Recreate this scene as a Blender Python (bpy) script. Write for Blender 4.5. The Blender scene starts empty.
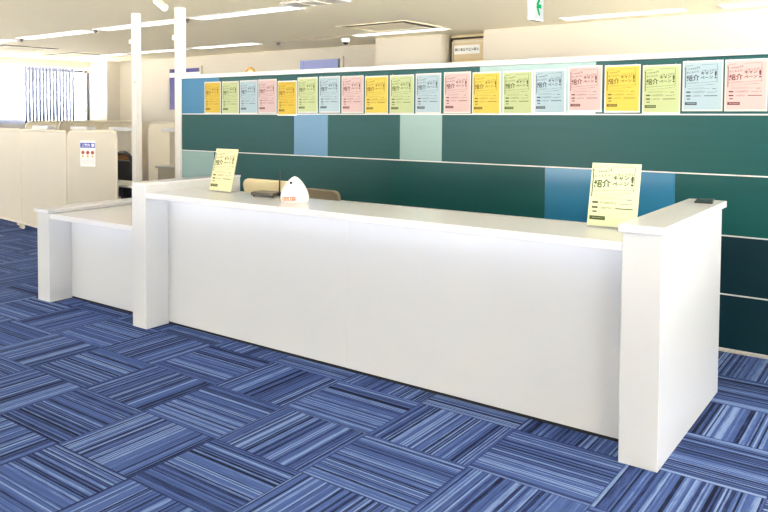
import bpy, bmesh, math, random
from mathutils import Vector, Matrix
random.seed(7)
S = bpy.context.scene
COL = S.collection
R = math.radians

# ------------------------------------------------------------------ materials
def lin(c):
    c = c / 255.0
    return c / 12.92 if c <= 0.04045 else ((c + 0.055) / 1.055) ** 2.4
def rgb(r, g, b): return (lin(r), lin(g), lin(b), 1.0)

def mat(name, color, rough=0.5, metal=0.0, spec=0.5, var=0.0, vscale=(4, 4, 4), bump=0.0, bscale=200, coat=0.0):
    m = bpy.data.materials.new(name); m.use_nodes = True
    nt = m.node_tree; p = nt.nodes['Principled BSDF']
    p.inputs['Base Color'].default_value = color
    p.inputs['Roughness'].default_value = rough
    p.inputs['Metallic'].default_value = metal
    p.inputs['Specular IOR Level'].default_value = spec
    p.inputs['Coat Weight'].default_value = coat
    p.inputs['Coat Roughness'].default_value = 0.08
    tc = nt.nodes.new('ShaderNodeTexCoord')
    if var > 0:
        mp = nt.nodes.new('ShaderNodeMapping'); mp.inputs['Scale'].default_value = vscale
        nz = nt.nodes.new('ShaderNodeTexNoise'); nz.inputs['Scale'].default_value = 1.0
        nz.inputs['Detail'].default_value = 5
        mx = nt.nodes.new('ShaderNodeMix'); mx.data_type = 'RGBA'
        mx.inputs['A'].default_value = tuple(c * (1 - var) for c in color[:3]) + (1,)
        mx.inputs['B'].default_value = tuple(min(1, c * (1 + var)) for c in color[:3]) + (1,)
        nt.links.new(tc.outputs['Object'], mp.inputs['Vector'])
        nt.links.new(mp.outputs['Vector'], nz.inputs['Vector'])
        nt.links.new(nz.outputs['Fac'], mx.inputs['Factor'])
        nt.links.new(mx.outputs['Result'], p.inputs['Base Color'])
    if bump > 0:
        nb = nt.nodes.new('ShaderNodeTexNoise'); nb.inputs['Scale'].default_value = bscale
        bp = nt.nodes.new('ShaderNodeBump'); bp.inputs['Strength'].default_value = bump
        bp.inputs['Distance'].default_value = 0.002
        nt.links.new(tc.outputs['Object'], nb.inputs['Vector'])
        nt.links.new(nb.outputs['Fac'], bp.inputs['Height'])
        nt.links.new(bp.outputs['Normal'], p.inputs['Normal'])
    return m

def emit(name, color, strength):
    m = bpy.data.materials.new(name); m.use_nodes = True
    nt = m.node_tree; nt.nodes.clear()
    e = nt.nodes.new('ShaderNodeEmission'); o = nt.nodes.new('ShaderNodeOutputMaterial')
    e.inputs['Color'].default_value = color; e.inputs['Strength'].default_value = strength
    nt.links.new(e.outputs[0], o.inputs[0])
    return m

def film(name, color, fac, rough=0.1):
    """thin clear plastic or glass: mostly see-through with a gloss"""
    m = bpy.data.materials.new(name); m.use_nodes = True
    nt = m.node_tree; p = nt.nodes['Principled BSDF']; o = nt.nodes['Material Output']
    p.inputs['Base Color'].default_value = color; p.inputs['Roughness'].default_value = rough
    t = nt.nodes.new('ShaderNodeBsdfTransparent'); mx = nt.nodes.new('ShaderNodeMixShader')
    mx.inputs[0].default_value = fac
    nt.links.new(t.outputs[0], mx.inputs[1]); nt.links.new(p.outputs[0], mx.inputs[2])
    nt.links.new(mx.outputs[0], o.inputs['Surface'])
    return m

def cloth(name, color):
    m = bpy.data.materials.new(name); m.use_nodes = True
    nt = m.node_tree; p = nt.nodes['Principled BSDF']; o = nt.nodes['Material Output']
    p.inputs['Base Color'].default_value = color; p.inputs['Roughness'].default_value = .85
    t = nt.nodes.new('ShaderNodeBsdfTranslucent'); t.inputs['Color'].default_value = color
    wv = nt.nodes.new('ShaderNodeTexNoise'); wv.inputs['Scale'].default_value = 400
    mr = nt.nodes.new('ShaderNodeMapRange'); mr.inputs['To Min'].default_value = .35; mr.inputs['To Max'].default_value = .55
    nt.links.new(wv.outputs['Fac'], mr.inputs['Value'])
    mx = nt.nodes.new('ShaderNodeMixShader'); nt.links.new(mr.outputs[0], mx.inputs[0])
    nt.links.new(p.outputs[0], mx.inputs[1]); nt.links.new(t.outputs[0], mx.inputs[2]); nt.links.new(mx.outputs[0], o.inputs['Surface'])
    return m

def carpet():
    m = bpy.data.materials.new('striped_carpet_tile'); m.use_nodes = True
    nt = m.node_tree; L = nt.links; p = nt.nodes['Principled BSDF']
    p.inputs['Roughness'].default_value = 0.95; p.inputs['Specular IOR Level'].default_value = 0.15
    def N(t, **k):
        n = nt.nodes.new(t)
        for a, b in k.items(): setattr(n, a, b)
        return n
    def M(op, a, b=None):
        n = N('ShaderNodeMath', operation=op)
        for i, v in enumerate((a, b)):
            if v is None: continue
            if isinstance(v, (int, float)): n.inputs[i].default_value = v
            else: L.new(v, n.inputs[i])
        return n.outputs[0]
    g = N('ShaderNodeNewGeometry'); sx = N('ShaderNodeSeparateXYZ'); L.new(g.outputs['Position'], sx.inputs[0])
    u = M('MULTIPLY', M('ADD', sx.outputs['X'], 0.924 + 40), 2.0)
    v = M('MULTIPLY', M('ADD', sx.outputs['Y'], -1.964 + 40), 2.0)
    iu = M('FLOOR', u); iv = M('FLOOR', v); fu = M('FRACT', u); fv = M('FRACT', v)
    par = M('MODULO', M('ADD', iu, iv), 2.0)       # 0: stripes run along Y
    def mix(f, a, b):
        return M('ADD', M('MULTIPLY', a, M('SUBTRACT', 1.0, f)), M('MULTIPLY', b, f))
    across = mix(par, fu, fv); along = mix(par, fv, fu)
    tid = M('ADD', M('MULTIPLY', iu, 7.31), M('MULTIPLY', iv, 13.77))
    def wn(scale, off):
        c = N('ShaderNodeCombineXYZ')
        L.new(M('FLOOR', M('MULTIPLY', across, scale)), c.inputs[0]); L.new(M('ADD', tid, off), c.inputs[1])
        w = N('ShaderNodeTexWhiteNoise', noise_dimensions='3D'); L.new(c.outputs[0], w.inputs['Vector'])
        return w.outputs['Value']
    fine = wn(66.0, 0.0); mid = wn(17.0, 3.3); wide = wn(6.0, 9.1)
    # yarn breaks along the stripe
    cb = N('ShaderNodeCombineXYZ')
    L.new(M('MULTIPLY', across, 60.0), cb.inputs[0]); L.new(M('MULTIPLY', along, 5.0), cb.inputs[1]); L.new(tid, cb.inputs[2])
    nz = N('ShaderNodeTexNoise'); nz.inputs['Scale'].default_value = 1.0; nz.inputs['Detail'].default_value = 3
    L.new(cb.outputs[0], nz.inputs['Vector'])
    s = M('ADD', M('ADD', M('MULTIPLY', fine, 0.60), M('MULTIPLY', mid, 0.14)),
          M('ADD', M('MULTIPLY', wide, 0.08), M('MULTIPLY', nz.outputs['Fac'], 0.30)))
    pile = N('ShaderNodeTexNoise'); pile.inputs['Scale'].default_value = 260; pile.inputs['Detail'].default_value = 2
    L.new(g.outputs['Position'], pile.inputs['Vector'])
    s2 = M('ADD', s, M('MULTIPLY', M('SUBTRACT', pile.outputs['Fac'], 0.5), 0.35))
    cr = N('ShaderNodeValToRGB'); L.new(s2, cr.inputs[0]); e = cr.color_ramp
    e.elements[0].position = 0.28; e.elements[0].color = rgb(10, 16, 42)
    e.elements[1].position = 0.86; e.elements[1].color = rgb(112, 134, 180)
    for pos, c in ((0.38, rgb(36, 50, 96)), (0.46, rgb(50, 70, 121)), (0.72, rgb(66, 88, 144))):
        k = e.elements.new(pos); k.color = c
    # tile seam
    ed = M('MINIMUM', M('MINIMUM', fu, M('SUBTRACT', 1.0, fu)), M('MINIMUM', fv, M('SUBTRACT', 1.0, fv)))
    seam = M('LESS_THAN', ed, 0.008)
    mx = N('ShaderNodeMix', data_type='RGBA'); L.new(M('MULTIPLY', seam, 0.6), mx.inputs['Factor'])
    L.new(cr.outputs[0], mx.inputs['A']); mx.inputs['B'].default_value = rgb(30, 42, 90)
    L.new(mx.outputs['Result'], p.inputs['Base Color'])
    bp = N('ShaderNodeBump'); bp.inputs['Strength'].default_value = 0.5; bp.inputs['Distance'].default_value = 0.003
    L.new(s2, bp.inputs['Height']); L.new(bp.outputs[0], p.inputs['Normal'])
    return m

WARM = (1.0, 0.955, 0.87, 1)
M_ = dict(
    carpet=carpet(),
    ceiling=mat('ceiling_paint', rgb(255, 243, 208), 0.9, var=0.02, vscale=(2, 2, 2), bump=0.2, bscale=120),
    wall=mat('cream_wall_paint', rgb(190, 184, 170), 0.8, var=0.012, vscale=(2, 2, 2), bump=0.1, bscale=150),
    recess=mat('tan_panel_paint', rgb(222, 204, 164), 0.7, var=0.02),
    white=mat('white_laminate', rgb(207, 209, 213), 0.22, var=0.008, vscale=(3, 3, 3)),
    white2=mat('white_worktop_laminate', rgb(220, 221, 227), 0.16, var=0.008, vscale=(3, 3, 3)),
    seam=mat('panel_seam_grey', rgb(196, 194, 190), 0.6, var=0.02),
    plinth=mat('shadow_toned_plinth', rgb(26, 27, 34), 0.8, var=0.05),  # near-black: the shadow under the counter panels is put into this colour
    post=mat('white_powder_coat', rgb(206, 203, 198), 0.35, var=0.01),
    rail=mat('white_aluminium_rail', rgb(214, 214, 212), 0.35, var=0.01),
    teal=mat('dark_teal_laminate', rgb(4, 70, 72), 0.42, spec=.28, var=0.16, vscale=(1.2, 8, 16)),
    navy=mat('deep_blue_green_laminate', rgb(2, 38, 50), 0.45, spec=.25, var=0.16, vscale=(1.2, 8, 16)),
    blue=mat('dusty_blue_laminate', rgb(22, 106, 146), 0.3, var=0.06, vscale=(2, 8, 14)),
    mint=mat('pale_mint_laminate', rgb(128, 158, 157), 0.3, var=0.04, vscale=(2, 8, 14)),
    cream=mat('cream_screen_fabric', rgb(212, 205, 190), 0.75, var=0.02, vscale=(3, 3, 3), bump=0.15),
    creaml=mat('lifted_cream_screen_fabric', rgb(236, 226, 204), 0.75, var=0.02, vscale=(3, 3, 3)),  # lightened copy of the screen fabric, makes up for weak light on dividers
    creamf=mat('ivory_frame_plastic', rgb(222, 214, 196), 0.4, var=0.01),
    black=mat('black_plastic', rgb(26, 26, 28), 0.4, var=0.1),
    router=mat('dark_brown_grey_plastic', rgb(70, 64, 56), 0.3, var=0.08),
    phone=mat('dark_glass_screen', rgb(30, 36, 46), 0.08, spec=0.8, var=0.05),
    chairc=mat('beige_vinyl', rgb(232, 218, 180), 0.45, var=0.03),
    taupe=mat('taupe_vinyl', rgb(138, 128, 110), 0.5, var=0.04),
    brown=mat('brown_mesh_fabric', rgb(120, 82, 44), 0.8, var=0.12, vscale=(30, 30, 30)),
    chrome=mat('brushed_steel', rgb(190, 190, 188), 0.25, metal=1.0, var=0.03),
    casew=mat('glossy_white_plastic', rgb(248, 248, 248), 0.12, var=0.004),
    orange=mat('orange_print', rgb(232, 96, 24), 0.5, var=0.02),
    wood=mat('orange_wood_rim', rgb(224, 170, 92), 0.5, var=0.08, vscale=(20, 20, 20)),
    slot=mat('dark_vent_slot', rgb(60, 46, 30), 0.7, var=0.05),
    grey=mat('grey_metal_louvre', rgb(170, 168, 162), 0.5, var=0.03),
    dgrey=mat('desk_grey', rgb(206, 200, 184), 0.5, var=0.02),
    bluewin=mat('lavender_blue_glass', rgb(128, 138, 190), 0.2, var=0.05, vscale=(3, 3, 3)),
    navywin=mat('navy_blue_glass', rgb(64, 62, 128), 0.2, var=0.06, vscale=(3, 3, 3)),
    darkframe=mat('dark_window_frame', rgb(52, 56, 78), 0.4, var=0.04),
    slat=mat('pale_blind_fabric', rgb(232, 234, 244), 0.8, var=0.01),
    slatd=mat('shaded_blind_fabric', rgb(150, 156, 180), 0.8, var=0.02),  # darker copy of the blind fabric, shade of open slats put into its colour
    slatt=cloth('translucent_blind_fabric', rgb(236, 238, 246)),
    track=mat('tan_cable_cover', rgb(176, 158, 126), 0.7, var=0.03),
    film=film('clear_laminate_film', (0.93, 0.95, 0.92, 1), 0.55, 0.12),
    acrylic=film('clear_acrylic', (0.95, 0.96, 0.96, 1), 0.16, 0.05),
    glass=film('window_glass', (0.9, 0.95, 1, 1), 0.06, 0.02),
    yellow=mat('yellow_paper', rgb(188, 170, 66), 0.6, var=0.01),
    deepyellow=mat('deep_yellow_paper', rgb(186, 158, 41), 0.6, var=0.01),
    green=mat('pale_green_paper', rgb(162, 174, 128), 0.6, var=0.01),
    ice=mat('pale_blue_paper', rgb(146, 168, 180), 0.6, var=0.01),
    pink=mat('pale_pink_paper', rgb(182, 158, 158), 0.6, var=0.01),
    leafy=mat('cream_green_paper', rgb(208, 204, 164), 0.6, var=0.01),
    leafg=mat('light_green_paper', rgb(198, 208, 174), 0.6, var=0.01),
    ink=mat('dark_ink', rgb(66, 74, 50), 0.7, var=0.02),
    inky=mat('brown_ink', rgb(98, 80, 14), 0.7, var=0.02),
    inkg=mat('olive_ink', rgb(60, 74, 28), 0.7, var=0.02),
    inkb=mat('slate_ink', rgb(52, 62, 76), 0.7, var=0.02),
    inkp=mat('maroon_ink', rgb(96, 46, 48), 0.7, var=0.02),
    paperw=mat('white_paper', rgb(248, 248, 246), 0.6, var=0.01),
    pblue=mat('blue_print', rgb(66, 88, 178), 0.6, var=0.02),
    pred=mat('red_brown_print', rgb(176, 76, 44), 0.6, var=0.02),
    pyel=mat('yellow_print', rgb(222, 190, 90), 0.6, var=0.02),
    egreen=emit('exit_green', rgb(30, 170, 95), 0.8),
    ewhite=emit('exit_white_panel', (0.95, 1.0, 0.96, 1), 0.55),
    tube=emit('ceiling_light_diffuser', (1.0, 0.99, 0.97, 1), 1.9),
    led=emit('led_strip', (0.93, 0.95, 1.0, 1), 4.5),
)

# ------------------------------------------------------------------ mesh builder
class MB:
    def __init__(s): s.v = []; s.f = []; s.m = []; s.sm = []
    def add(s, vs, fs, mi=0, M=None, smooth=False):
        b = len(s.v)
        for v in vs:
            v = Vector(v)
            s.v.append(tuple(M @ v if M else v))
        for f in fs: s.f.append([b + i for i in f]); s.m.append(mi); s.sm.append(smooth)
        return s
    def box(s, x0, x1, y0, y1, z0, z1, mi=0, M=None, bev=0.0):
        if bev <= 0:
            vs = [(x, y, z) for z in (z0, z1) for y in (y0, y1) for x in (x0, x1)]
            fs = [(0, 2, 3, 1), (4, 5, 7, 6), (0, 1, 5, 4), (2, 6, 7, 3), (0, 4, 6, 2), (1, 3, 7, 5)]
            return s.add(vs, fs, mi, M)
        bm = bmesh.new()
        bmesh.ops.create_cube(bm, size=1)
        for v in bm.verts:
            v.co = Vector(((x0 + x1) / 2 + v.co.x * (x1 - x0), (y0 + y1) / 2 + v.co.y * (y1 - y0), (z0 + z1) / 2 + v.co.z * (z1 - z0)))
        bmesh.ops.bevel(bm, geom=bm.edges[:], offset=bev, segments=2, affect='EDGES', profile=0.5)
        return s.bm(bm, mi, M)
    def bm(s, bm, mi=0, M=None, smooth=False):
        bm.verts.ensure_lookup_table(); bm.verts.index_update()
        s.add([v.co.copy() for v in bm.verts], [[v.index for v in f.verts] for f in bm.faces], mi, M, smooth)
        bm.free(); return s
    def cyl(s, a, b, r, r2=None, n=20, mi=0, M=None, smooth=True):
        a = Vector(a); b = Vector(b); r2 = r if r2 is None else r2
        d = (b - a).normalized(); q = d.to_track_quat('Z', 'Y').to_matrix()
        vs = []
        for c, rr in ((a, r), (b, r2)):
            for i in range(n):
                t = 2 * math.pi * i / n; vs.append(c + q @ Vector((rr * math.cos(t), rr * math.sin(t), 0)))
        s.add(vs, [(i, (i + 1) % n, n + (i + 1) % n, n + i) for i in range(n)], mi, M, smooth)
        s.add(vs, [tuple(range(n - 1, -1, -1)), tuple(range(n, 2 * n))], mi, M)
        return s
    def tube(s, pts, r, n=10, mi=0, M=None):
        for a, b in zip(pts, pts[1:]): s.cyl(a, b, r, n=n, mi=mi, M=M)
        return s
    def lathe(s, prof, c=(0, 0, 0), n=28, mi=0, M=None):
        vs = []
        for r, z in prof:
            for i in range(n):
                t = 2 * math.pi * i / n; vs.append((c[0] + r * math.cos(t), c[1] + r * math.sin(t), c[2] + z))
        fs = []
        for k in range(len(prof) - 1):
            for i in range(n):
                j = (i + 1) % n; fs.append((k * n + i, k * n + j, (k + 1) * n + j, (k + 1) * n + i))
        return s.add(vs, fs, mi, M, True)
    def prism(s, pts, y0, y1, mi=0, M=None):
        """outline in the XZ plane extruded from y0 to y1"""
        n = len(pts)
        vs = [(x, y0, z) for x, z in pts] + [(x, y1, z) for x, z in pts]
        fs = [tuple(range(n)), tuple(range(2 * n - 1, n - 1, -1))] + [(i, n + i, n + (i + 1) % n, (i + 1) % n) for i in range(n)]
        return s.add(vs, fs, mi, M)
    def build(s, name, mats, parent=None, loc=None, rz=None):
        me = bpy.data.meshes.new(name); me.from_pydata(s.v, [], s.f)
        if not isinstance(mats, (list, tuple)): mats = [mats]
        for m in mats: me.materials.append(M_[m] if isinstance(m, str) else m)
        me.polygons.foreach_set('material_index', s.m)
        me.polygons.foreach_set('use_smooth', s.sm)
        bm = bmesh.new(); bm.from_mesh(me)
        bmesh.ops.recalc_face_normals(bm, faces=bm.faces[:])
        bm.to_mesh(me); bm.free(); me.update()
        o = bpy.data.objects.new(name, me); COL.objects.link(o)
        if parent: o.parent = parent
        if loc: o.location = loc
        if rz is not None: o.rotation_euler = (0, 0, rz)
        return o

def tag(o, label, cat, group=None, kind=None):
    o['label'] = label; o['category'] = cat
    if group: o['group'] = group
    if kind: o['kind'] = kind
    return o
def empty(name, loc=(0, 0, 0), rz=0.0, rx=0.0):
    o = bpy.data.objects.new(name, None); COL.objects.link(o)
    o.empty_display_size = 0.1; o.location = loc; o.rotation_euler = (rx, 0, rz); return o
def struct(o, label=None, cat=None):
    o['kind'] = 'structure'
    if label: o['label'] = label; o['category'] = cat
    return o
def copy_tree(o, parent=None):
    c = o.copy(); COL.objects.link(c); c.parent = parent
    for ch in [k for k in o.children]: copy_tree(ch, c)
    return c

def text_into(mb, body, size, x, z, mi, y=0.0, rot=0.0, sx=1.0, M=None, bold=0.0):
    """flat lettering in the XZ plane (facing -Y), lower-left corner at x, z"""
    c = bpy.data.curves.new('lettering', 'FONT'); c.body = body; c.size = size; c.resolution_u = 2; c.offset = bold
    o = bpy.data.objects.new('lettering', c); COL.objects.link(o)
    dg = bpy.context.evaluated_depsgraph_get(); dg.update()
    me = bpy.data.meshes.new_from_object(o.evaluated_get(dg))
    ca, sa = math.cos(rot), math.sin(rot)
    vs = []
    for v in me.vertices:
        a, b = v.co.x * sx, v.co.y
        vs.append((x + a * ca - b * sa, y, z + a * sa + b * ca))
    mb.add(vs, [list(p.vertices) for p in me.polygons], mi, M)
    bpy.data.objects.remove(o); bpy.data.curves.remove(c); bpy.data.meshes.remove(me)

# ------------------------------------------------------------------ dimensions (metres)
CEIL = 2.585; XL = -13.6; XR = 3.6; YF = -4.2
YA = 10.36; YCOL = 9.67; YW = 9.55
YB = 5.463

# ------------------------------------------------------------------ room shell
struct(MB().box(XL - .2, XR + .2, YF - .2, YA + .2, -0.12, 0.0).build('floor', 'carpet'), 'blue striped carpet tiles laid in a checkerboard of directions', 'floor')
struct(MB().box(XL - .2, XR + .2, YF - .2, YA + .2, CEIL, CEIL + .12).build('ceiling', 'ceiling'), 'plain cream office ceiling with recessed light strips', 'ceiling')
struct(MB().box(XL, -6.176, YA, YA + .15, 0, CEIL).build('wall_back', 'wall'), 'cream back wall far behind the green partition', 'wall')
struct(MB().box(-4.43, XR, YW, YW + .96, 0, CEIL).build('wall_back', 'wall'), 'cream wall section above the right part of the partition', 'wall')
struct(MB().box(-6.176, -5.105, YCOL, YA + .15, 0, CEIL).build('wall_column', 'wall'), 'square cream column of the back wall', 'column')
struct(MB().box(-5.105, -4.43, 9.96, YA + .15, 0, CEIL).build('wall_recess', 'recess'), 'tan wall inside the recess beside the column', 'wall')
struct(MB().box(XL, -13.0, 10.02, YA + .05, 0, CEIL).build('wall_column', 'wall'), 'cream column at the corner beside the window', 'column')
# unseen right and front walls, window openings added to bring in daylight
wr = MB().box(XR, XR + .15, YF, YA, 0, .45).box(XR, XR + .15, YF, YA, 2.45, CEIL)
for a, b in ((YF, -3.6), (-1.2, 2.0), (3.6, 5.3), (8.6, YA)): wr.box(XR, XR + .15, a, b, .45, 2.45)
struct(wr.build('wall_right', 'wall'))
wf = MB().box(XL, XR, YF - .15, YF, 0, .45).box(XL, XR, YF - .15, YF, 2.45, CEIL)
for a, b in ((XL, -12.4), (-10.8, -6.6), (-4.4, XR)): wf.box(a, b, YF - .15, YF, .45, 2.45)
struct(wf.build('wall_front', 'wall'))
# left wall with window opening
WY0, WY1, WZ0, WZ1 = 2.2, 10.0, 1.28, 2.40
wl = MB().box(XL - .15, XL, YF, WY0, 0, CEIL).box(XL - .15, XL, WY1, YA + .15, 0, CEIL)
wl.box(XL - .15, XL, WY0, WY1, 0, WZ0).box(XL - .15, XL, WY0, WY1, WZ1, CEIL)
struct(wl.build('wall_left', 'wall'), 'cream wall around the long office window', 'wall')
w1 = struct(empty('window_1', (XL, (WY0 + WY1) / 2, WZ0)), 'bright office window behind white vertical blinds', 'window')
fr = MB()
fr.box(-.13, -.07, WY0 - 6.10, WY1 - 6.10, 0, .05).box(-.13, -.07, WY0 - 6.10, WY1 - 6.10, WZ1 - WZ0 - .05, WZ1 - WZ0)
for y in (WY0, 4.1, 6.0, 7.9): fr.box(-.13, -.07, y - 6.10, y - 6.10 + .06, .05, WZ1 - WZ0 - .05)
fr.box(-.13, .006, WY1 - 6.10 - .055, WY1 - 6.10, .05, WZ1 - WZ0 - .05)
fr.build('window_frame', 'darkframe', w1)
MB().box(-.103, -.097, WY0 - 6.10, WY1 - 6.10, .05, WZ1 - WZ0 - .05).build('window_glass', 'glass', w1)

# vertical blind
vb = empty('vertical_blind', (XL + .07, 6.0, WZ1 + .015))
tag(vb, 'white vertical slat blind hanging in front of the far left window', 'blind')
MB().box(-.03, .03, WY0 - 6.0, WY1 - 6.0 - .04, 0, .03).build('head_rail', 'rail', vb)
y = 4.5; k = 0
while y < 9.60:
    closed = y < 8.42
    a = R(-6 if closed else 18) + random.uniform(-.05, .05)
    Mx = Matrix.Translation((0, y - 6.0, 0)) @ Matrix.Rotation(a, 4, 'Z')
    pts = []
    m = MB(); n = 6; w = .089
    vs = []; fs = []
    for i in range(n + 1):
        t = -w / 2 + w * i / n; d = .0 * (1 - (2 * i / n - 1) ** 2)
        # slat runs along local Y, bowed along local X
        vs += [(d, t, 0), (d, t, -1.14)]
    for i in range(n): fs.append((2 * i, 2 * i + 1, 2 * i + 3, 2 * i + 2))
    m.add(vs, fs, 0, Mx, True)
    o = m.build('blind_slat', 'slatt' if closed else 'slatd', vb)
    so = o.modifiers.new('thick', 'SOLIDIFY'); so.thickness = .0012
    y += .084 if closed else .079; k += 1
cd = MB()
cy = 9.80 - 6.0
cd.tube([(0.02, cy, 0), (0.02, cy + .01, -.35), (.02, cy + .035, -.62), (.02, cy + .05, -.78)], .009, 8)
cd.tube([(0.02, cy + .02, 0), (0.02, cy + .04, -.4), (.02, cy + .055, -.8)], .009, 8)
for i in range(7): cd.cyl((.02, cy + .03 + random.uniform(-.03, .05), -.80 - random.uniform(0, .10)), (.02, cy + .07 + random.uniform(-.03, .04), -.84 - random.uniform(0, .08)), .012, n=8)
cd.build('bundled_cord', 'grey', vb)

# recess door
d1 = struct(empty('door_1', (-4.77, 9.96, 0)), 'tan door panel in the wall recess under a dark top edge', 'door')
MB().box(-.30, .33, -.03, 0, 0, 2.22).box(-.30, .33, -.03, 0, 2.24, CEIL - .09).build('door_panel', 'recess', d1)
MB().box(-.315, -.30, -.05, 0, 0, CEIL - .04).box(-.315, .335, -.05, 0, CEIL - .065, CEIL - .04).build('door_frame', 'slot', d1)
MB().box(-.298, -.278, -.045, -.03, 0, CEIL - .09).box(-.298, .33, -.045, -.03, CEIL - .11, CEIL - .09).build('door_trim', 'creamf', d1)
ns = MB().box(-.19, .19, -.006, 0, -.062, .062, 0)
text_into(ns, '関係者以外立入禁止', .043, -.175, -.015, 1, y=-.0075, sx=.93, bold=.0008)
o = ns.build('door_notice', ['paperw', 'ink'], loc=(-4.85, 9.93, 2.375))
tag(o, 'small white notice with a row of black characters above the recess door', 'sign')

# interior windows on the back wall
def blue_window(x0, x1, z0, z1, mullion, m, label, edge=False):
    r = empty('interior_window', ((x0 + x1) / 2, YA, z0)); tag(r, label, 'window')
    w = (x1 - x0) / 2; h = z1 - z0
    MB().box(-w - .05, -w, -.035, 0, -.05, h + .04).box(w, w + .05, -.035, 0, -.05, h + .04).box(-w, w, -.035, 0, -.05, 0).box(-w, w, -.035, 0, h, h + .04).build('window_frame', 'wall', r)
    if mullion: MB().box(-w, w, -.033, 0, mullion - z0 - .045, mullion - z0 + .045).build('crossbar', 'rail', r)
    MB().box(-w, w, -.02, -.01, 0, h).build('pane', m, r)
    MB().box(w - .05, w, -.03, -.02, 0, h).build('dark_jamb_strip', 'darkframe', r)  # dark strip down the right edge of the pane
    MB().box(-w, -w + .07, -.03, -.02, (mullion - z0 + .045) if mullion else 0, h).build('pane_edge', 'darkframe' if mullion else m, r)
    return r
blue_window(-11.40, -10.55, 1.56, 2.36, 2.24, 'navywin', 'dark blue window with white crossbar on the back wall beside the second white post')
blue_window(-8.11, -7.27, 1.56, 2.385, None, 'bluewin', 'lavender blue window on the back wall above the partition, left of the column')
ck = empty('wall_clock', (-9.26, YA, 2.20), rx=R(90)); tag(ck, 'small round clock with an orange rim showing above the partition', 'clock')
MB().lathe([(0.075, 0), (.115, 0), (.125, .02), (.115, .035), (.085, .035), (.075, .02), (.075, 0)], n=36).build('rim', 'wood', ck)
MB().cyl((0, 0, .001), (0, 0, .018), .078, n=32).build('clock_face', 'chairc', ck)

# ------------------------------------------------------------------ ceiling fittings
def light(x0, x1, y, label, group, name='ceiling_light'):
    r = empty(name, ((x0 + x1) / 2, y, CEIL)); w = (x1 - x0) / 2; hy = .115
    f = MB()
    f.box(-w - .02, w + .02, -hy - .02, -hy, -.012, 0).box(-w - .02, w + .02, hy, hy + .02, -.012, 0)
    f.box(-w - .02, -w, -hy, hy, -.012, 0).box(w, w + .02, -hy, hy, -.012, 0)
    f.build('light_frame', 'post', r)
    MB().box(-w, w, -hy, hy, -.008, -.001).build('diffuser', 'tube', r)
    tag(r, label, 'ceiling light', group); return r
rowA = [(-15.0, -11.9), (-11.85, -10.32), (-9.99, -8.42), (-8.18, -6.68), (-6.40, -4.93)]
labA = [None, 'ceiling light strip of the nearer row cut off by the left picture edge', 'long ceiling light strip of the nearer row, left of the first white post',
        'ceiling light strip of the nearer row running behind both white posts', 'ceiling light strip of the nearer row, right of the second white post']
for (a, b), l in zip(rowA, labA):
    if l: light(a, b, 6.22, l, 'ceiling light strips of the nearer row')
rowB = [(-12.62, -11.20), (-10.95, -9.56), (-9.32, -7.96), (-6.10, -4.72), (-3.20, -1.96), (-1.60, -.25)]
labB = ['far row ceiling light strip left of the first white post', 'far row ceiling light strip seen between the two white posts',
        'far row ceiling light strip right of the second white post', 'far row ceiling light strip in front of the cream column',
        'far row ceiling light strip right of the exit sign', 'far row ceiling light strip at the top right picture corner']
for (a, b), l in zip(rowB, labB): light(a, b, 9.03, l, 'ceiling light strips of the far row')
for y in (3.3, 0.4, -2.5):
    for x in (-12.4, -10.6, -8.8, -7.0, -5.2, -3.4, -1.6, .2, 2.0):
        light(x, x + 1.4, y, 'ceiling light strip over the near part of the room, outside the picture', 'ceiling light strips over the near floor')
for x in (-2.9, -1.1, .7): light(x, x + 1.4, 6.22, 'ceiling light strip above the staff side, outside the picture', 'ceiling light strips above the staff side')
def bracket(x, y, lab):
    m = MB().cyl((0, 0, 0), (0, 0, -.03), .03, .022).cyl((0, 0, -.03), (0, 0, -.045), .012)
    tag(m.build('ceiling_hook', 'router', loc=(x, y, CEIL)), lab, 'ceiling fitting', 'small dark fittings at the ends of the light strips')
for x, y, l in ((-10.15, 6.27, 'tiny dark ceiling fitting between the two leftmost light strips'), (-8.30, 6.22, 'tiny dark ceiling fitting left of the first white post'),
                (-6.54, 6.21, 'tiny dark ceiling fitting just right of the second white post'), (-7.95 + .3, 9.2, 'tiny dark ceiling fitting at the start of the far cable track'),
                (-2.10, 5.99 + .1, 'tiny dark ceiling fitting beside the exit sign')): bracket(x, y, l)
tag(MB().box(-.72, .72, -.010, .010, -.006, 0).build('cable_track', 'track', loc=(-6.92, 9.03, CEIL)), 'thin tan cable track on the ceiling left of the dome camera', 'cable track')

def cassette(x0, x1, y0, y1, label):
    r = empty('ceiling_air_conditioner', ((x0 + x1) / 2, (y0 + y1) / 2, CEIL)); tag(r, label, 'air conditioner', 'ceiling air conditioner cassettes')
    a = (x1 - x0) / 2; b = (y1 - y0) / 2
    MB().box(-a, a, -b, b, -.006, 0).build('cover', 'ceiling', r)
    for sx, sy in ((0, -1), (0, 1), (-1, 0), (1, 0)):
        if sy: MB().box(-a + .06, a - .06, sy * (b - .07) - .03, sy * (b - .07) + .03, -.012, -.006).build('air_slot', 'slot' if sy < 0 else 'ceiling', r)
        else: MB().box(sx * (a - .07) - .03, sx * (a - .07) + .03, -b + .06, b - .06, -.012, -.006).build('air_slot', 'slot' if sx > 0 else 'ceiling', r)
    m = MB().box(-a + .2, a - .2, -b + .2, b - .2, -.009, -.006)
    m.build('intake_grille', 'ceiling', r)
cassette(-5.66, -4.66, 7.94, 8.84, 'square air conditioner in the ceiling in front of the cream column')
cassette(-12.62, -11.56, 8.14, 8.84, 'square air conditioner in the ceiling before the far left window')
cassette(-12.1, -11.1, 6.55, 7.65, 'square air conditioner in the ceiling at the left picture edge')

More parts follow.
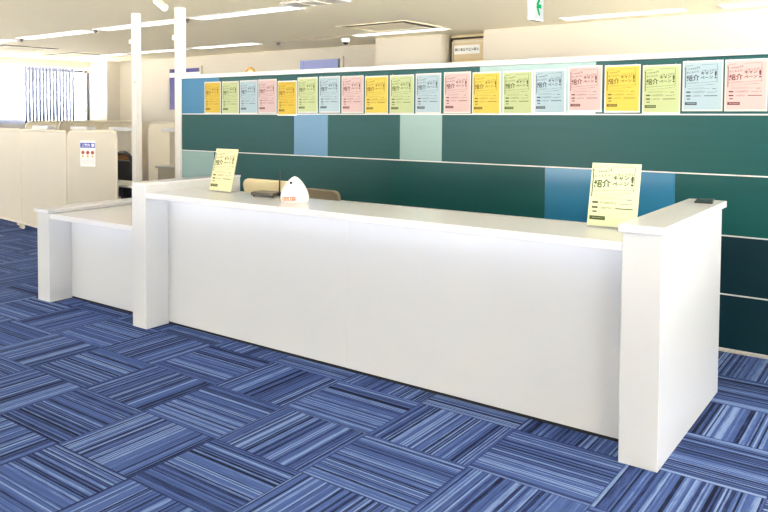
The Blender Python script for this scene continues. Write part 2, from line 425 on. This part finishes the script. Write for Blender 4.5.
r = empty('ceiling_vent', (-4.58, 6.07, CEIL)); tag(r, 'grey louvred vent in the ceiling at the top edge', 'vent')
MB().box(-.32, .32, -.16, -.14, -.015, 0).box(-.32, .32, .14, .16, -.015, 0).box(-.32, -.30, -.14, .14, -.015, 0).box(.30, .32, -.14, .14, -.015, 0).build('vent_frame', 'post', r)
for i in range(7): MB().box(-.29, .29, -.012, .012, -.012, -.008, M=Matrix.Translation((0, -.115 + i * .038, 0)) @ Matrix.Rotation(R(35), 4, 'X')).build('louvre', 'grey', r)
for x in (-.1, .1): MB().box(x - .012, x + .012, -.14, .14, -.018, -.012).build('divider_bar', 'ceiling', r)

# spotlight
r = empty('ceiling_spotlight', (-5.69, 5.0, CEIL)); tag(r, 'white cylindrical spotlight tilted from the ceiling beside the second post', 'spotlight')
MB().cyl((0, 0, 0), (0, 0, -.012), .03).build('mount', 'post', r)
MB().cyl((-.02, 0, -.004), (.135, -.02, -.085), .034, .036, n=24).build('lamp_body', 'post', r)
# dome camera
r = empty('dome_camera', (-6.45, 9.30, CEIL)); tag(r, 'small white dome security camera with a dark lens on the ceiling', 'security camera')
MB().lathe([(0.0, 0), (.06, 0), (.062, -.03), (.056, -.055), (0.045, -.06)]).build('camera_base', 'casew', r)
MB().lathe([(.045, -.058), (.040, -.075), (.024, -.092), (0, -.098)]).build('lens_dome', 'black', r)
# exit sign
r = empty('exit_sign', (-2.345, 5.99, CEIL)); tag(r, 'hanging square exit sign with a green arrow pointing left', 'exit sign')
MB().box(-.015, .015, -.02, .02, -.165, 0).build('hanger', 'post', r)
MB().box(-.026, .024, -.095, .10, -.367, -.165, bev=.004).build('sign_case', 'casew', r)
e = MB().box(.0245, .0265, -.088, .093, -.360, -.172); e.build('sign_panel', 'ewhite', r)
ar = MB()
for a, b in (((-.045, -.255), (.012, -.196)), ((-.045, -.255), (.012, -.325))):
    dy, dz = b[0] - a[0], b[1] - a[1]; l = math.hypot(dy, dz); nx, nz = -dz / l * .015, dy / l * .015
    q = [(a[0] + nx, a[1] + nz), (b[0] + nx, b[1] + nz), (b[0] - nx, b[1] - nz), (a[0] - nx, a[1] - nz)]
    ar.add([(.0268, p[0], p[1]) for p in q] + [(.0280, p[0], p[1]) for p in q], [(0, 1, 2, 3), (7, 6, 5, 4), (0, 4, 5, 1), (1, 5, 6, 2), (2, 6, 7, 3), (3, 7, 4, 0)])
ar.box(.0268, .028, -.03, .045, -.272, -.240)
ar.build('arrow', 'egreen', r)

# ------------------------------------------------------------------ green partition
XB0, XB1 = -5.842, 1.6
pt = empty('partition_wall', (XB0, YB, 0)); tag(pt, 'long partition of dark teal, blue and mint panels behind the counter', 'partition')
rows = [(1.848, 1.482), (1.482, 1.107), (1.107, .729), (.729, .362), (.362, .02)]
cells = [
    [(-5.842, -5.305, 'blue'), (-5.305, -2.559, 'teal'), (-2.559, -1.714, 'mint'), (-1.714, XB1, 'teal')],
    [(-5.842, -4.355, 'teal'), (-4.355, -3.973, 'blue'), (-3.973, -3.248, 'teal'), (-3.248, -2.87, 'mint'), (-2.87, XB1, 'teal')],
    [(-5.842, -5.378, 'mint'), (-5.378, -2.053, 'teal'), (-2.053, -1.21, 'blue'), (-1.21, XB1, 'teal')],
    [(-5.842, -3.9, 'navy'), (-3.9, -1.5, 'navy'), (-1.5, XB1, 'navy')],
    [(-5.842, -3.9, 'navy'), (-3.9, -1.5, 'navy'), (-1.5, XB1, 'navy')]]
CN = dict(teal='dark teal panel', navy='deep blue green panel', blue='dusty blue panel', mint='pale mint panel')
for (zt, zb), cs in zip(rows, cells):
    for a, b, m in cs:
        o = MB().box(a - XB0, b - XB0 - .0015, 0, .05, zb + .004, zt - .004).build('panel', m, pt); o['label'] = CN[m]
    MB().box(0, XB1 - XB0, -.003, .047, zb - .004, zb + .004).build('seam_rail', 'rail', pt)
MB().box(-.01, XB1 - XB0, -.012, .062, 1.846, 1.882).build('top_rail', 'rail', pt)
MB().box(0, XB1 - XB0, -.002, .05, 0, .010).build('base_rail', 'seam', pt)
MB().box(-.012, 0, -.008, .055, 0, 1.848).build('edge_trim', 'rail', pt)
ps = MB().box(-.095, -.012, -.012, .071, 0, CEIL)
ps.build('end_post', 'post', pt)
MB().box(-.112, -.070, -.030, -.012, 2.25, 2.30, bev=.004).build('post_clip', 'casew', pt)
p2 = empty('ceiling_post', (-6.597, YB + .03, 0)); tag(p2, 'free standing square white post left of the partition end', 'post')
MB().box(-.037, .037, -.042, .032, 0, CEIL).build('post_shaft', 'post', p2)
MB().box(-.06, -.02, -.058, -.042, 2.25, 2.30, bev=.004).build('post_clip', 'casew', p2)
MB().cyl((.02, -.042, 1.83), (.02, -.05, 1.83), .012, n=12).build('screw', 'grey', p2)

# ------------------------------------------------------------------ posters
def sheet_mesh(paper, ink, name):
    W, Hh = .210, .297
    m = MB().box(-W / 2, W / 2, -.0006, 0, 0, Hh, 0)
    X = lambda f: -W / 2 + W * f
    Z = lambda f: Hh * (1 - f)
    y = -.0011
    def quad(f0, f1, g0, g1, mi=1, rise=0.0):
        m.add([(X(f0), y, Z(g1)), (X(f1), y, Z(g1) + rise), (X(f1), y, Z(g0) + rise), (X(f0), y, Z(g0))], [(0, 1, 2, 3)], mi)
    # banner outline, slightly rising to the right
    quad(.035, .055, .115, .54); quad(.88, .89, .06, .44)
    quad(.035, .25, .075, .081, rise=.006); quad(.45, .89, .055, .060, rise=.003)
    quad(.05, .89, .455, .460, rise=.014); quad(.08, .86, .505, .509, rise=.012)
    m.cyl((X(.035), y, Z(.115)), (X(.035), y + .0004, Z(.115)), .004, n=10, mi=1, smooth=False)
    text_into(m, '入学金免除', .0105, X(.08), Z(.155), 1, y=y, rot=R(4), bold=.0001)
    text_into(m, '24', .020, X(.33), Z(.135), 1, y=y, rot=R(4))
    text_into(m, 'おともだち・ごきょうだい', .0155, X(.07), Z(.235), 1, y=y, rot=R(5), sx=.92, bold=.0002)
    text_into(m, '紹介', .0395, X(.075), Z(.39), 1, y=y, rot=R(5), sx=.92, bold=.0012)
    text_into(m, 'キャン', .0235, X(.45), Z(.268), 1, y=y, rot=R(4), sx=1.0, bold=.0008)
    text_into(m, 'ペーン', .0235, X(.45), Z(.362), 1, y=y, rot=R(4), sx=1.0, bold=.0008)
    text_into(m, '!', .062, X(.80), Z(.345), 1, y=y, rot=R(0), sx=1.1, bold=.0016)
    # small print as hairlines where the photo shows unreadable strokes
    for f0, f1, g in ((.1, .4, .43), (.1, .55, .545), (.12, .7, .565), (.62, .78, .475)): quad(f0, f1, g, g + .004, rise=.003)
    quad(.76, .86, .56, .572); quad(.84, .88, .62, .63)
    for g in (.615, .695): quad(.07, .19, g, g + .030, 1)
    quad(.09, .18, .765, .787, 1)
    text_into(m, '10,000円分', .0155, X(.22), Z(.648), 1, y=y)
    text_into(m, '1,000円分', .0130, X(.22), Z(.728), 1, y=y)
    quad(.62, .82, .633, .640); quad(.55, .9, .705, .720); 
    quad(.04, .36, .845, .905, 1)
    quad(.09, .34, .868, .878, 0)
    o = m.build(name, [paper, ink]); me = o.data; bpy.data.objects.remove(o); return me
INK = dict(yellow='inky', deepyellow='inky', green='inkg', ice='inkb', pink='inkp', leafy='inkg', leafg='inkg')
base = sheet_mesh('green', 'inkg', 'sheet')
SHEET = {}
for c in INK:
    me = base.copy(); me.materials[0] = M_[c]; me.materials[1] = M_[INK[c]]; SHEET[c] = me
bpy.data.meshes.remove(base)

def make_poster():
    r = empty('campaign_poster')
    MB().box(-.113, .113, -.0012, 0, -.008, .311, 0).build('laminate_sleeve', 'film', r)
    s = bpy.data.objects.new('sheet', SHEET['green']); COL.objects.link(s); s.parent = r; s.location = (0, -.0018, .003)
    for x in (-.085, .085): MB().box(x - .006, x + .006, -.006, -.001, .305, .316, bev=.002).build('clip', 'acrylic', r)
    return r
proto = make_poster()
PD = [(-5.505, -5.276, 1.806, 'deepyellow'), (-5.261, -5.034, 1.804, 'green'), (-5.017, -4.796, 1.807, 'ice'), (-4.783, -4.559, 1.81, 'pink'),
      (-4.545, -4.321, 1.789, 'deepyellow'), (-4.313, -4.083, 1.814, 'green'), (-4.065, -3.845, 1.815, 'ice'), (-3.826, -3.601, 1.812, 'pink'),
      (-3.585, -3.361, 1.804, 'yellow'), (-3.345, -3.118, 1.804, 'green'), (-3.104, -2.878, 1.808, 'ice'), (-2.858, -2.626, 1.811, 'pink'),
      (-2.617, -2.391, 1.802, 'yellow'), (-2.375, -2.149, 1.802, 'green'), (-2.136, -1.919, 1.804, 'ice'), (-1.898, -1.67, 1.819, 'pink'),
      (-1.657, -1.427, 1.816, 'yellow'), (-1.414, -1.192, 1.807, 'green'), (-1.181, -.952, 1.824, 'ice'), (-.945, -.718, 1.823, 'pink')]
CW = dict(deepyellow='yellow', yellow='yellow', green='pale green', ice='pale blue', pink='pale pink')
ORD = ['leftmost', 'second', 'third', 'fourth', 'fifth', 'sixth', 'seventh', 'eighth', 'ninth', 'tenth', 'tenth', 'ninth', 'eighth', 'seventh', 'sixth', 'fifth', 'fourth', 'third', 'second', 'rightmost']
for i, (a, b, zt, c) in enumerate(PD):
    o = proto if i == 0 else copy_tree(proto)
    o.location = ((a + b) / 2, YB - .004, zt - .313)
    for ch in o.children:
        if ch.name.startswith('sheet'): ch.data = SHEET[c]
    side = 'left' if i < 10 else 'right'
    w = (ORD[i] + ' in the row on the partition') if i in (0, 19) else (ORD[i] + ' from the %s in the row on the partition' % side)
    if i == 4: w += ', hung lower'
    tag(o, CW[c] + ' campaign poster, ' + w, 'poster', 'laminated campaign posters along the top of the partition')

# ------------------------------------------------------------------ counters
def slab_with(mb, *a, **k): return mb.box(*a, **k)
YC = 3.422; YR = 3.628
ct = empty('reception_counter', (-2.5, YC, 0)); tag(ct, 'long high white reception counter with raised end panels', 'reception counter')
ox, oy = -2.5, YC
def cb(name, m, x0, x1, y0, y1, z0, z1, par=ct, bev=.003, ox_=-2.5, oy_=YC):
    return MB().box(x0 - ox_, x1 - ox_, y0 - oy_, y1 - oy_, z0, z1, bev=bev).build(name, m, par)
ep = cb('end_panel', 'white', -.955, -.801, YC, 4.64, 0, .990)
cb('end_panel_cap', 'white2', -.968, -.787, YC - .016, 4.685, .990, 1.024, par=ep, bev=.003)
ep2 = cb('end_panel', 'white', -4.171, -4.027, YC, 4.38, 0, .996)
cb('end_panel_cap', 'white2', -4.173, -4.025, YC - .002, 4.385, .996, 1.010, par=ep2, bev=.002)
cb('counter_top', 'white2', -4.027, -.955, YC + .004, 3.90, .905, .945, bev=.004)
for a, b in ((-4.027, -2.5001), (-2.4995, -.955)): cb('front_panel', 'white', a, b, YR, YR + .03, .016, .905, bev=.0008)
cb('plinth', 'plinth', -4.027, -.955, YR + .004, YR + .08, 0, .016, bev=0)
cb('led_strip', 'led', -4.00, -.98, YR - .085, YR - .070, .895, .9045, bev=0)
cb('work_surface', 'white2', -4.027, -.955, YR + .03, 4.32, .69, .72, bev=.003)

lc = empty('low_counter', (-4.75, YC, 0)); tag(lc, 'low white counter at the left with an end panel', 'counter')
lo = dict(par=lc, ox_=-4.75)
lp = cb('end_panel', 'white', -5.347, -5.184, YC, 4.55, 0, .705, **lo)
o = cb('end_panel_cap', 'white2', -5.375, -5.176, YC - .012, 4.57, .705, .733, bev=.003, par=lp, ox_=-4.75)
cb('counter_top', 'white2', -5.184, -4.172, YC + .004, 4.50, .662, .702, bev=.004, **lo)
cb('front_panel', 'white', -5.184, -4.172, YR, YR + .03, .016, .662, bev=.0015, **lo)
cb('plinth', 'plinth', -5.184, -4.172, YR + .004, YR + .08, 0, .016, bev=0, **lo)
cb('led_strip', 'led', -5.16, -4.19, YR - .085, YR - .070, .652, .6615, bev=0, **lo)
cb('back_panel', 'white', -5.184, -4.172, 4.47, 4.50, 0, .662, bev=.0015, **lo)

# leaflets in acrylic stands
def leaflet(x, y, c, label, rz=0.0, tilt=15):
    sheet_root = empty('leaflet', (x, y, .9545), rz=rz, rx=0)
    sheet_root.rotation_euler = (R(-tilt), 0, rz)
    if c == 'leafg': sheet_root.scale = (1.05, 1, 1.03)
    tag(sheet_root, label, 'leaflet', 'campaign leaflets standing on the counter')
    s = bpy.data.objects.new('sheet', SHEET[c]); COL.objects.link(s); s.parent = sheet_root; s.location = (0, 0, 0)
    st = empty('leaflet_stand', (x, y, .945), rz=rz)
    tag(st, 'clear acrylic stand holding the ' + ('pale green leaflet on the right' if c == 'leafg' else 'cream leaflet on the left'), 'stand', 'clear leaflet stands')
    T = Matrix.Translation((0, .0030, .0055)) @ Matrix.Rotation(R(-tilt), 4, 'X')
    MB().box(-.106, .106, 0, .002, .0, .295, M=T).build('back_plate', 'acrylic', st)
    MB().box(-.106, .106, -.012, .085, 0, .003).build('base_plate', 'acrylic', st)
leaflet(-1.108, 3.790, 'leafg', 'pale green leaflet standing at the right end of the counter top', rz=R(2))
leaflet(-3.675, 3.790, 'leafy', 'cream yellow leaflet standing at the left end of the counter top', rz=R(0))

# rounded triangular white case
oc = empty('onigiri_shaped_case', (-2.955, 3.715, .945), rz=R(10)); oc.name = 'rounded_white_case'
tag(oc, 'glossy white rounded cone shaped case with orange lettering on the counter top', 'case')
def case_mesh():
    bm = bmesh.new(); prof = [(0.0, .086), (.006, .091), (.03, .090), (.06, .082), (.09, .068), (.115, .051), (.135, .033), (.148, .017), (.153, .004)]
    n = 48; rings = []
    for z, r in prof:
        ring = []
        for i in range(n):
            t = 2 * math.pi * i / n
            e = 2.8  # squarish footprint
            rr = r / ((abs(math.cos(t)) ** e + abs(math.sin(t)) ** e) ** (1 / e))
            t2 = t + R(22)
            ring.append(bm.verts.new((rr * math.cos(t2), rr * .92 * math.sin(t2), z)))
        rings.append(ring)
    for a, b in zip(rings, rings[1:]):
        for i in range(n): bm.faces.new((a[i], a[(i + 1) % n], b[(i + 1) % n], b[i]))
    bm.faces.new(rings[-1]); bm.faces.new(rings[0][::-1])
    return bm
MB().bm(case_mesh(), smooth=True).build('shell', 'casew', oc)
lb = MB()
Tl = Matrix.Rotation(R(22), 4, 'Z') @ Matrix.Translation((-.02, -.0925 * .96, .012)) @ Matrix.Rotation(R(-4), 4, 'X')
lb.box(-.045, .035, -.002, .006, 0, .022, 0, M=Tl)
for x0, x1, z0, z1 in ((-.040, -.034, .004, .018), (-.028, -.012, .004, .007), (-.028, -.012, .014, .017), (-.006, .002, .003, .018), (.008, .012, .003, .018), (.018, .03, .009, .013)): lb.box(x0, x1, -.0028, -.002, z0, z1, 1, M=Tl)
lb.build('orange_lettering', ['orange', 'casew'], oc)
MB().cyl((0, 0, 0), (0, -.004, .001), .009, n=14, M=Matrix.Rotation(R(8), 4, 'Z') @ Matrix.Translation((-.006, -.047, .116))).build('button_hole', 'black', oc)

# router
rt = empty('wireless_router', (-3.255, 3.80, .945), rz=R(6)); tag(rt, 'dark flat wireless router with one upright antenna on the counter top', 'router')
MB().box(-.09, .09, -.06, .06, .008, .030, bev=.006).build('router_body', 'router', rt)
MB().box(-.080, .080, -.052, .052, .0295, .0325, bev=.001).build('router_lid', 'taupe', rt)
m = MB()
for x in (-.075, .075):
    for yy in (-.045, .045): m.cyl((x, yy, 0), (x, yy, .010), .007, n=12)
m.build('foot', 'black', rt)
an = MB().cyl((.098, .0, .012), (.098, 0, .03), .008, n=12).cyl((.098, 0, .03), (.102, 0, .165), .0055, .004, n=12); an.cyl((.088, 0, .018), (.10, 0, .018), .006, n=12)
an.build('antenna', 'black', rt)

ph = empty('smartphone', (-.868, 4.555, 1.024), rz=R(8)); tag(ph, 'dark smartphone lying on the right end panel of the counter', 'phone')
MB().box(-.042, .042, -.09, .09, 0, .010, bev=.003).build('phone_body', 'black', ph)
MB().box(-.038, .038, -.084, .084, .0098, .0108).build('screen', 'phone', ph)

# ------------------------------------------------------------------ chairs
def rounded_rect(w, h, r, n=5, wb=None):
    wb = w if wb is None else wb
    pts = []
    for cx, cz, a0, ww in ((1, 1, 0, w), (-1, 1, 90, w), (-1, -1, 180, wb), (1, -1, 270, wb)):
        for i in range(n + 1):
            a = R(a0 + 90 * i / n)
            pts.append((cx * (ww / 2 - r) + r * math.cos(a), cz * (h / 2 - r) + r * math.sin(a)))
    return pts
def office_chair(loc, rz, seatm, backm, bw, bh, top, label, wb=None, arch=False):
    r = empty('office_chair', loc, rz=rz); tag(r, label, 'chair')
    MB().box(-.24, .24, -.23, .22, .42, .49, bev=.025).build('seat', seatm, r)
    b = MB().prism(rounded_rect(bw, bh, .05, wb=wb), -.02, .02, M=Matrix.Translation((0, .25, top - bh / 2)) @ Matrix.Rotation(R(-6), 4, 'X'))
    bo = b.build('backrest', backm, r)
    bv = bo.modifiers.new('soft', 'BEVEL'); bv.width = .008; bv.segments = 2
    MB().tube([(0, .1, .42), (0, .27, .42), (0, .29, top - bh * .6)], .016).build('back_support', 'black', r)
    if arch:
        pts = [(-.19, .25, top - .02)] + [(-.19 + .19 * (1 - math.cos(R(a))), .25, top - .02 + .11 * math.sin(R(a))) for a in range(15, 180, 15)] + [(.19, .25, top - .02)]
        MB().tube(pts, .026).build('back_frame', 'black', r)
        MB().prism([(-.17, 0), (.17, 0), (.15, .06), (.08, .09), (-.08, .09), (-.15, .06)], .24, .25, M=Matrix.Translation((0, 0, top - .01))).build('headrest_mesh', 'brown', r)
    MB().cyl((0, 0, .09), (0, 0, .42), .025).build('gas_column', 'chrome', r)
    for k in range(5):
        t = R(72 * k + 18)
        MB().tube([(0, 0, .10), (.27 * math.cos(t), .27 * math.sin(t), .065)], .018).build('base_leg', 'black', r)
        cx, cy_ = .27 * math.cos(t), .27 * math.sin(t)
        MB().cyl((cx - .012, cy_, .027), (cx + .012, cy_, .027), .027).cyl((cx, cy_, .04), (cx, cy_, .07), .008).build('caster', 'black', r)
    return r
office_chair((-3.735, 4.645, 0), R(180), 'chairc', 'chairc', .50, .34, .988, 'cream backed office chair behind the counter beside the router', wb=.42)
office_chair((-3.42, 4.86 , 0), R(172), 'taupe', 'taupe', .38, .34, .882, 'taupe backed office chair behind the counter beside the white case')
bpy.data.objects['office_chair.001'].location = (-3.60, 5.18, 0)
office_chair((-7.62, 6.38, 0), R(175), 'black', 'black', .45, .42, .903, 'black office chair with a rounded top beyond the low counter', arch=True)

# ------------------------------------------------------------------ booth screens at the left
def screen_outline(w, h, r, z0=0.0, n=6):
    pts = [(-w / 2, z0), (w / 2, z0)]
    for cx, a0 in ((1, 0), (-1, 90)):
        for i in range(n + 1):
            a = R(a0 + 90 * i / n); pts.append((cx * (w / 2 - r) + r * math.cos(a), h - r + r * math.sin(a)))
    return pts
def screen(p0, p1, h, label, rad=.03, casters=True, group='cream folding screens', z0=.06):
    p0 = Vector((*p0, 0)); p1 = Vector((*p1, 0)); d = p1 - p0; w = d.length; c = (p0 + p1) / 2
    r = empty('partition_screen', c, rz=math.atan2(d.y, d.x)); tag(r, label, 'partition screen', group)
    MB().prism(screen_outline(w - .05, h - .025, max(.01, rad - .02), z0 + .03), -.012, .012).build('fabric_panel', 'cream' if casters else 'creaml', r)
    # frame tube following the outline
    o = screen_outline(w - .03, h - .01, rad, z0 + .015)
    pts = [(x, 0, z) for x, z in o] + [(o[0][0], 0, o[0][1])]
    MB().tube(pts, .016, 8).build('frame', 'creamf', r)
    for s in (-1, 1):
        x = s * (w / 2 - .02)
        if casters:
            MB().cyl((x - .012, 0, .026), (x + .012, 0, .026), .026).cyl((x, 0, .03), (x, 0, z0 + .01), .012).build('caster', 'creamf', r)
            MB().box(x - .02, x + .02, -.05, .05, z0 - .012, z0 + .012).build('foot_bar', 'creamf', r)
        else:
            MB().cyl((x, 0, 0), (x, 0, z0 + .02), .015).build('foot', 'creamf', r)
    return r
screen((-10.25, 5.60), (-8.80, 5.41), 1.288, 'cream rolling screen at the left picture edge')
screen((-8.79, 5.405), (-7.51, 5.21), 1.288, 'wide cream rolling screen between the edge screen and the notice screen')
s3 = screen((-7.50, 5.21), (-6.91, 5.465), 1.295, 'cream rolling screen carrying a small blue headed notice', rad=.07)
# notice on the third screen
d = Vector((.67, .29)).normalized(); c = Vector((-7.50, 5.21)) + d * .275 + Vector((d.y, -d.x)) * .0185
nm = MB().box(-.098, .098, -.001, 0, 0, .297, 0)
nm.box(-.095, .095, -.0016, -.001, .215, .272, 1)
text_into(nm, 'ご案内', .036, -.075, .231, 0, y=-.002, bold=.0008)
nm.box(.05, .085, -.002, -.0016, .228, .262, 0)
for x in (-.062, 0, .062):
    nm.cyl((x, -.0015, .160), (x, -.001, .160), .021, n=16, mi=2, smooth=False)
    nm.cyl((x, -.0015, .118), (x, -.001, .118), .013, n=16, mi=3, smooth=False)
for k in range(4): nm.box(-.08, .08, -.0015, -.001, .085 - k * .016, .088 - k * .016, 4)
o = nm.build('posted_notice', ['paperw', 'pblue', 'pred', 'pyel', 'seam'], loc=(c.x, c.y, .88), rz=math.atan2(d.y, d.x))
tag(o, 'small paper notice with blue heading and red dots on the cream screen', 'notice')

lbs = ['cream booth divider with rounded corners nearest the left picture edge', 'cream booth divider behind the wide rolling screen', 'cream booth divider behind the notice screen', 'cream booth divider seen between the two white posts']
for (x, yy), l, ln in zip(((-11.26, 7.0), (-10.32, 7.0), (-9.25, 7.0), (-8.19, 7.0)), lbs, (1.3, 1.3, 1.3, 1.5)):
    screen((x, yy), (x + .30, yy + ln), 1.362, l, rad=.10, casters=False, group='cream booth dividers', z0=.05)
for x, l in ((-10.40, 'white topped booth cabinet over the leftmost booth desk'), (-9.40, 'white topped booth cabinet behind the wide rolling screen'), (-8.48, 'white topped booth cabinet behind the notice screen'), (-7.37, 'white topped booth cabinet seen between the two white posts')):
    r = empty('booth_cabinet', (x, 6.82, 0)); tag(r, l, 'cabinet', 'booth cabinets between the dividers')
    MB().box(-.21, .21, -.10, .06, 1.245, 1.295, bev=.006).build('lamp_shelf', 'casew', r)
    MB().box(-.21, .21, .045, .06, .80, 1.245).build('back_board', 'cream', r)
    MB().box(-.27, .27, -.16, .06, .77, .80, bev=.004).build('desk_top', 'post', r)
    MB().box(-.25, .25, -.13, -.115, .04, .77).build('modesty_panel', 'dgrey', r)
    for sx in (-.24, .24): MB().box(sx - .015, sx + .015, -.115, .06, 0, .77).build('desk_side', 'dgrey', r)
st = empty('side_table', (-7.22, 5.83, 0)); tag(st, 'white topped side table in front of the black chair', 'table')
MB().box(-.42, .42, -.2, .2, .63, .66, bev=.004).build('table_top', 'post', st)
for sx in (-.38, .38):
    for sy in (-.17, .17): MB().box(sx - .015, sx + .015, sy - .015, sy + .015, 0, .63).build('leg', 'post', st)

# ------------------------------------------------------------------ world, camera
w = bpy.data.worlds.new('daylight'); S.world = w; w.use_nodes = True
nt = w.node_tree; bg = nt.nodes['Background']
# pale sky above; bright ground below, added to throw light up at the ceiling
tc = nt.nodes.new('ShaderNodeTexCoord'); sp = nt.nodes.new('ShaderNodeSeparateXYZ'); cr = nt.nodes.new('ShaderNodeValToRGB')
mr = nt.nodes.new('ShaderNodeMapRange'); mr.inputs['From Min'].default_value = -1; mr.inputs['From Max'].default_value = 1
nt.links.new(tc.outputs['Generated'], sp.inputs[0]); nt.links.new(sp.outputs['Z'], mr.inputs['Value']); nt.links.new(mr.outputs[0], cr.inputs[0])
cr.color_ramp.elements[0].position = .485; cr.color_ramp.elements[0].color = (1.0, .94, .86, 1)
cr.color_ramp.elements[1].position = .50; cr.color_ramp.elements[1].color = (.17, .18, .19, 1)
nt.links.new(cr.outputs[0], bg.inputs['Color']); bg.inputs['Strength'].default_value = 36.0

cam = bpy.data.cameras.new('camera'); co = bpy.data.objects.new('camera', cam); COL.objects.link(co)
co.location = (0, 0, 1.491)
co.rotation_euler = (R(90 - 2.36), 0, R(40.757))
cam.sensor_fit = 'HORIZONTAL'; cam.sensor_width = 36.0; cam.lens = 765.66 * 36.0 / 768.0
cam.shift_x = (384 - 264.667) / 768.0
cam.shift_y = -(256 - 144.656) / 768.0
cam.clip_start = .05; cam.clip_end = 100
S.camera = co
S.view_settings.view_transform = 'Standard'; S.view_settings.look = 'None'
S.view_settings.gamma = 1.0; S.view_settings.use_curve_mapping = False
S.view_settings.exposure = 0.76
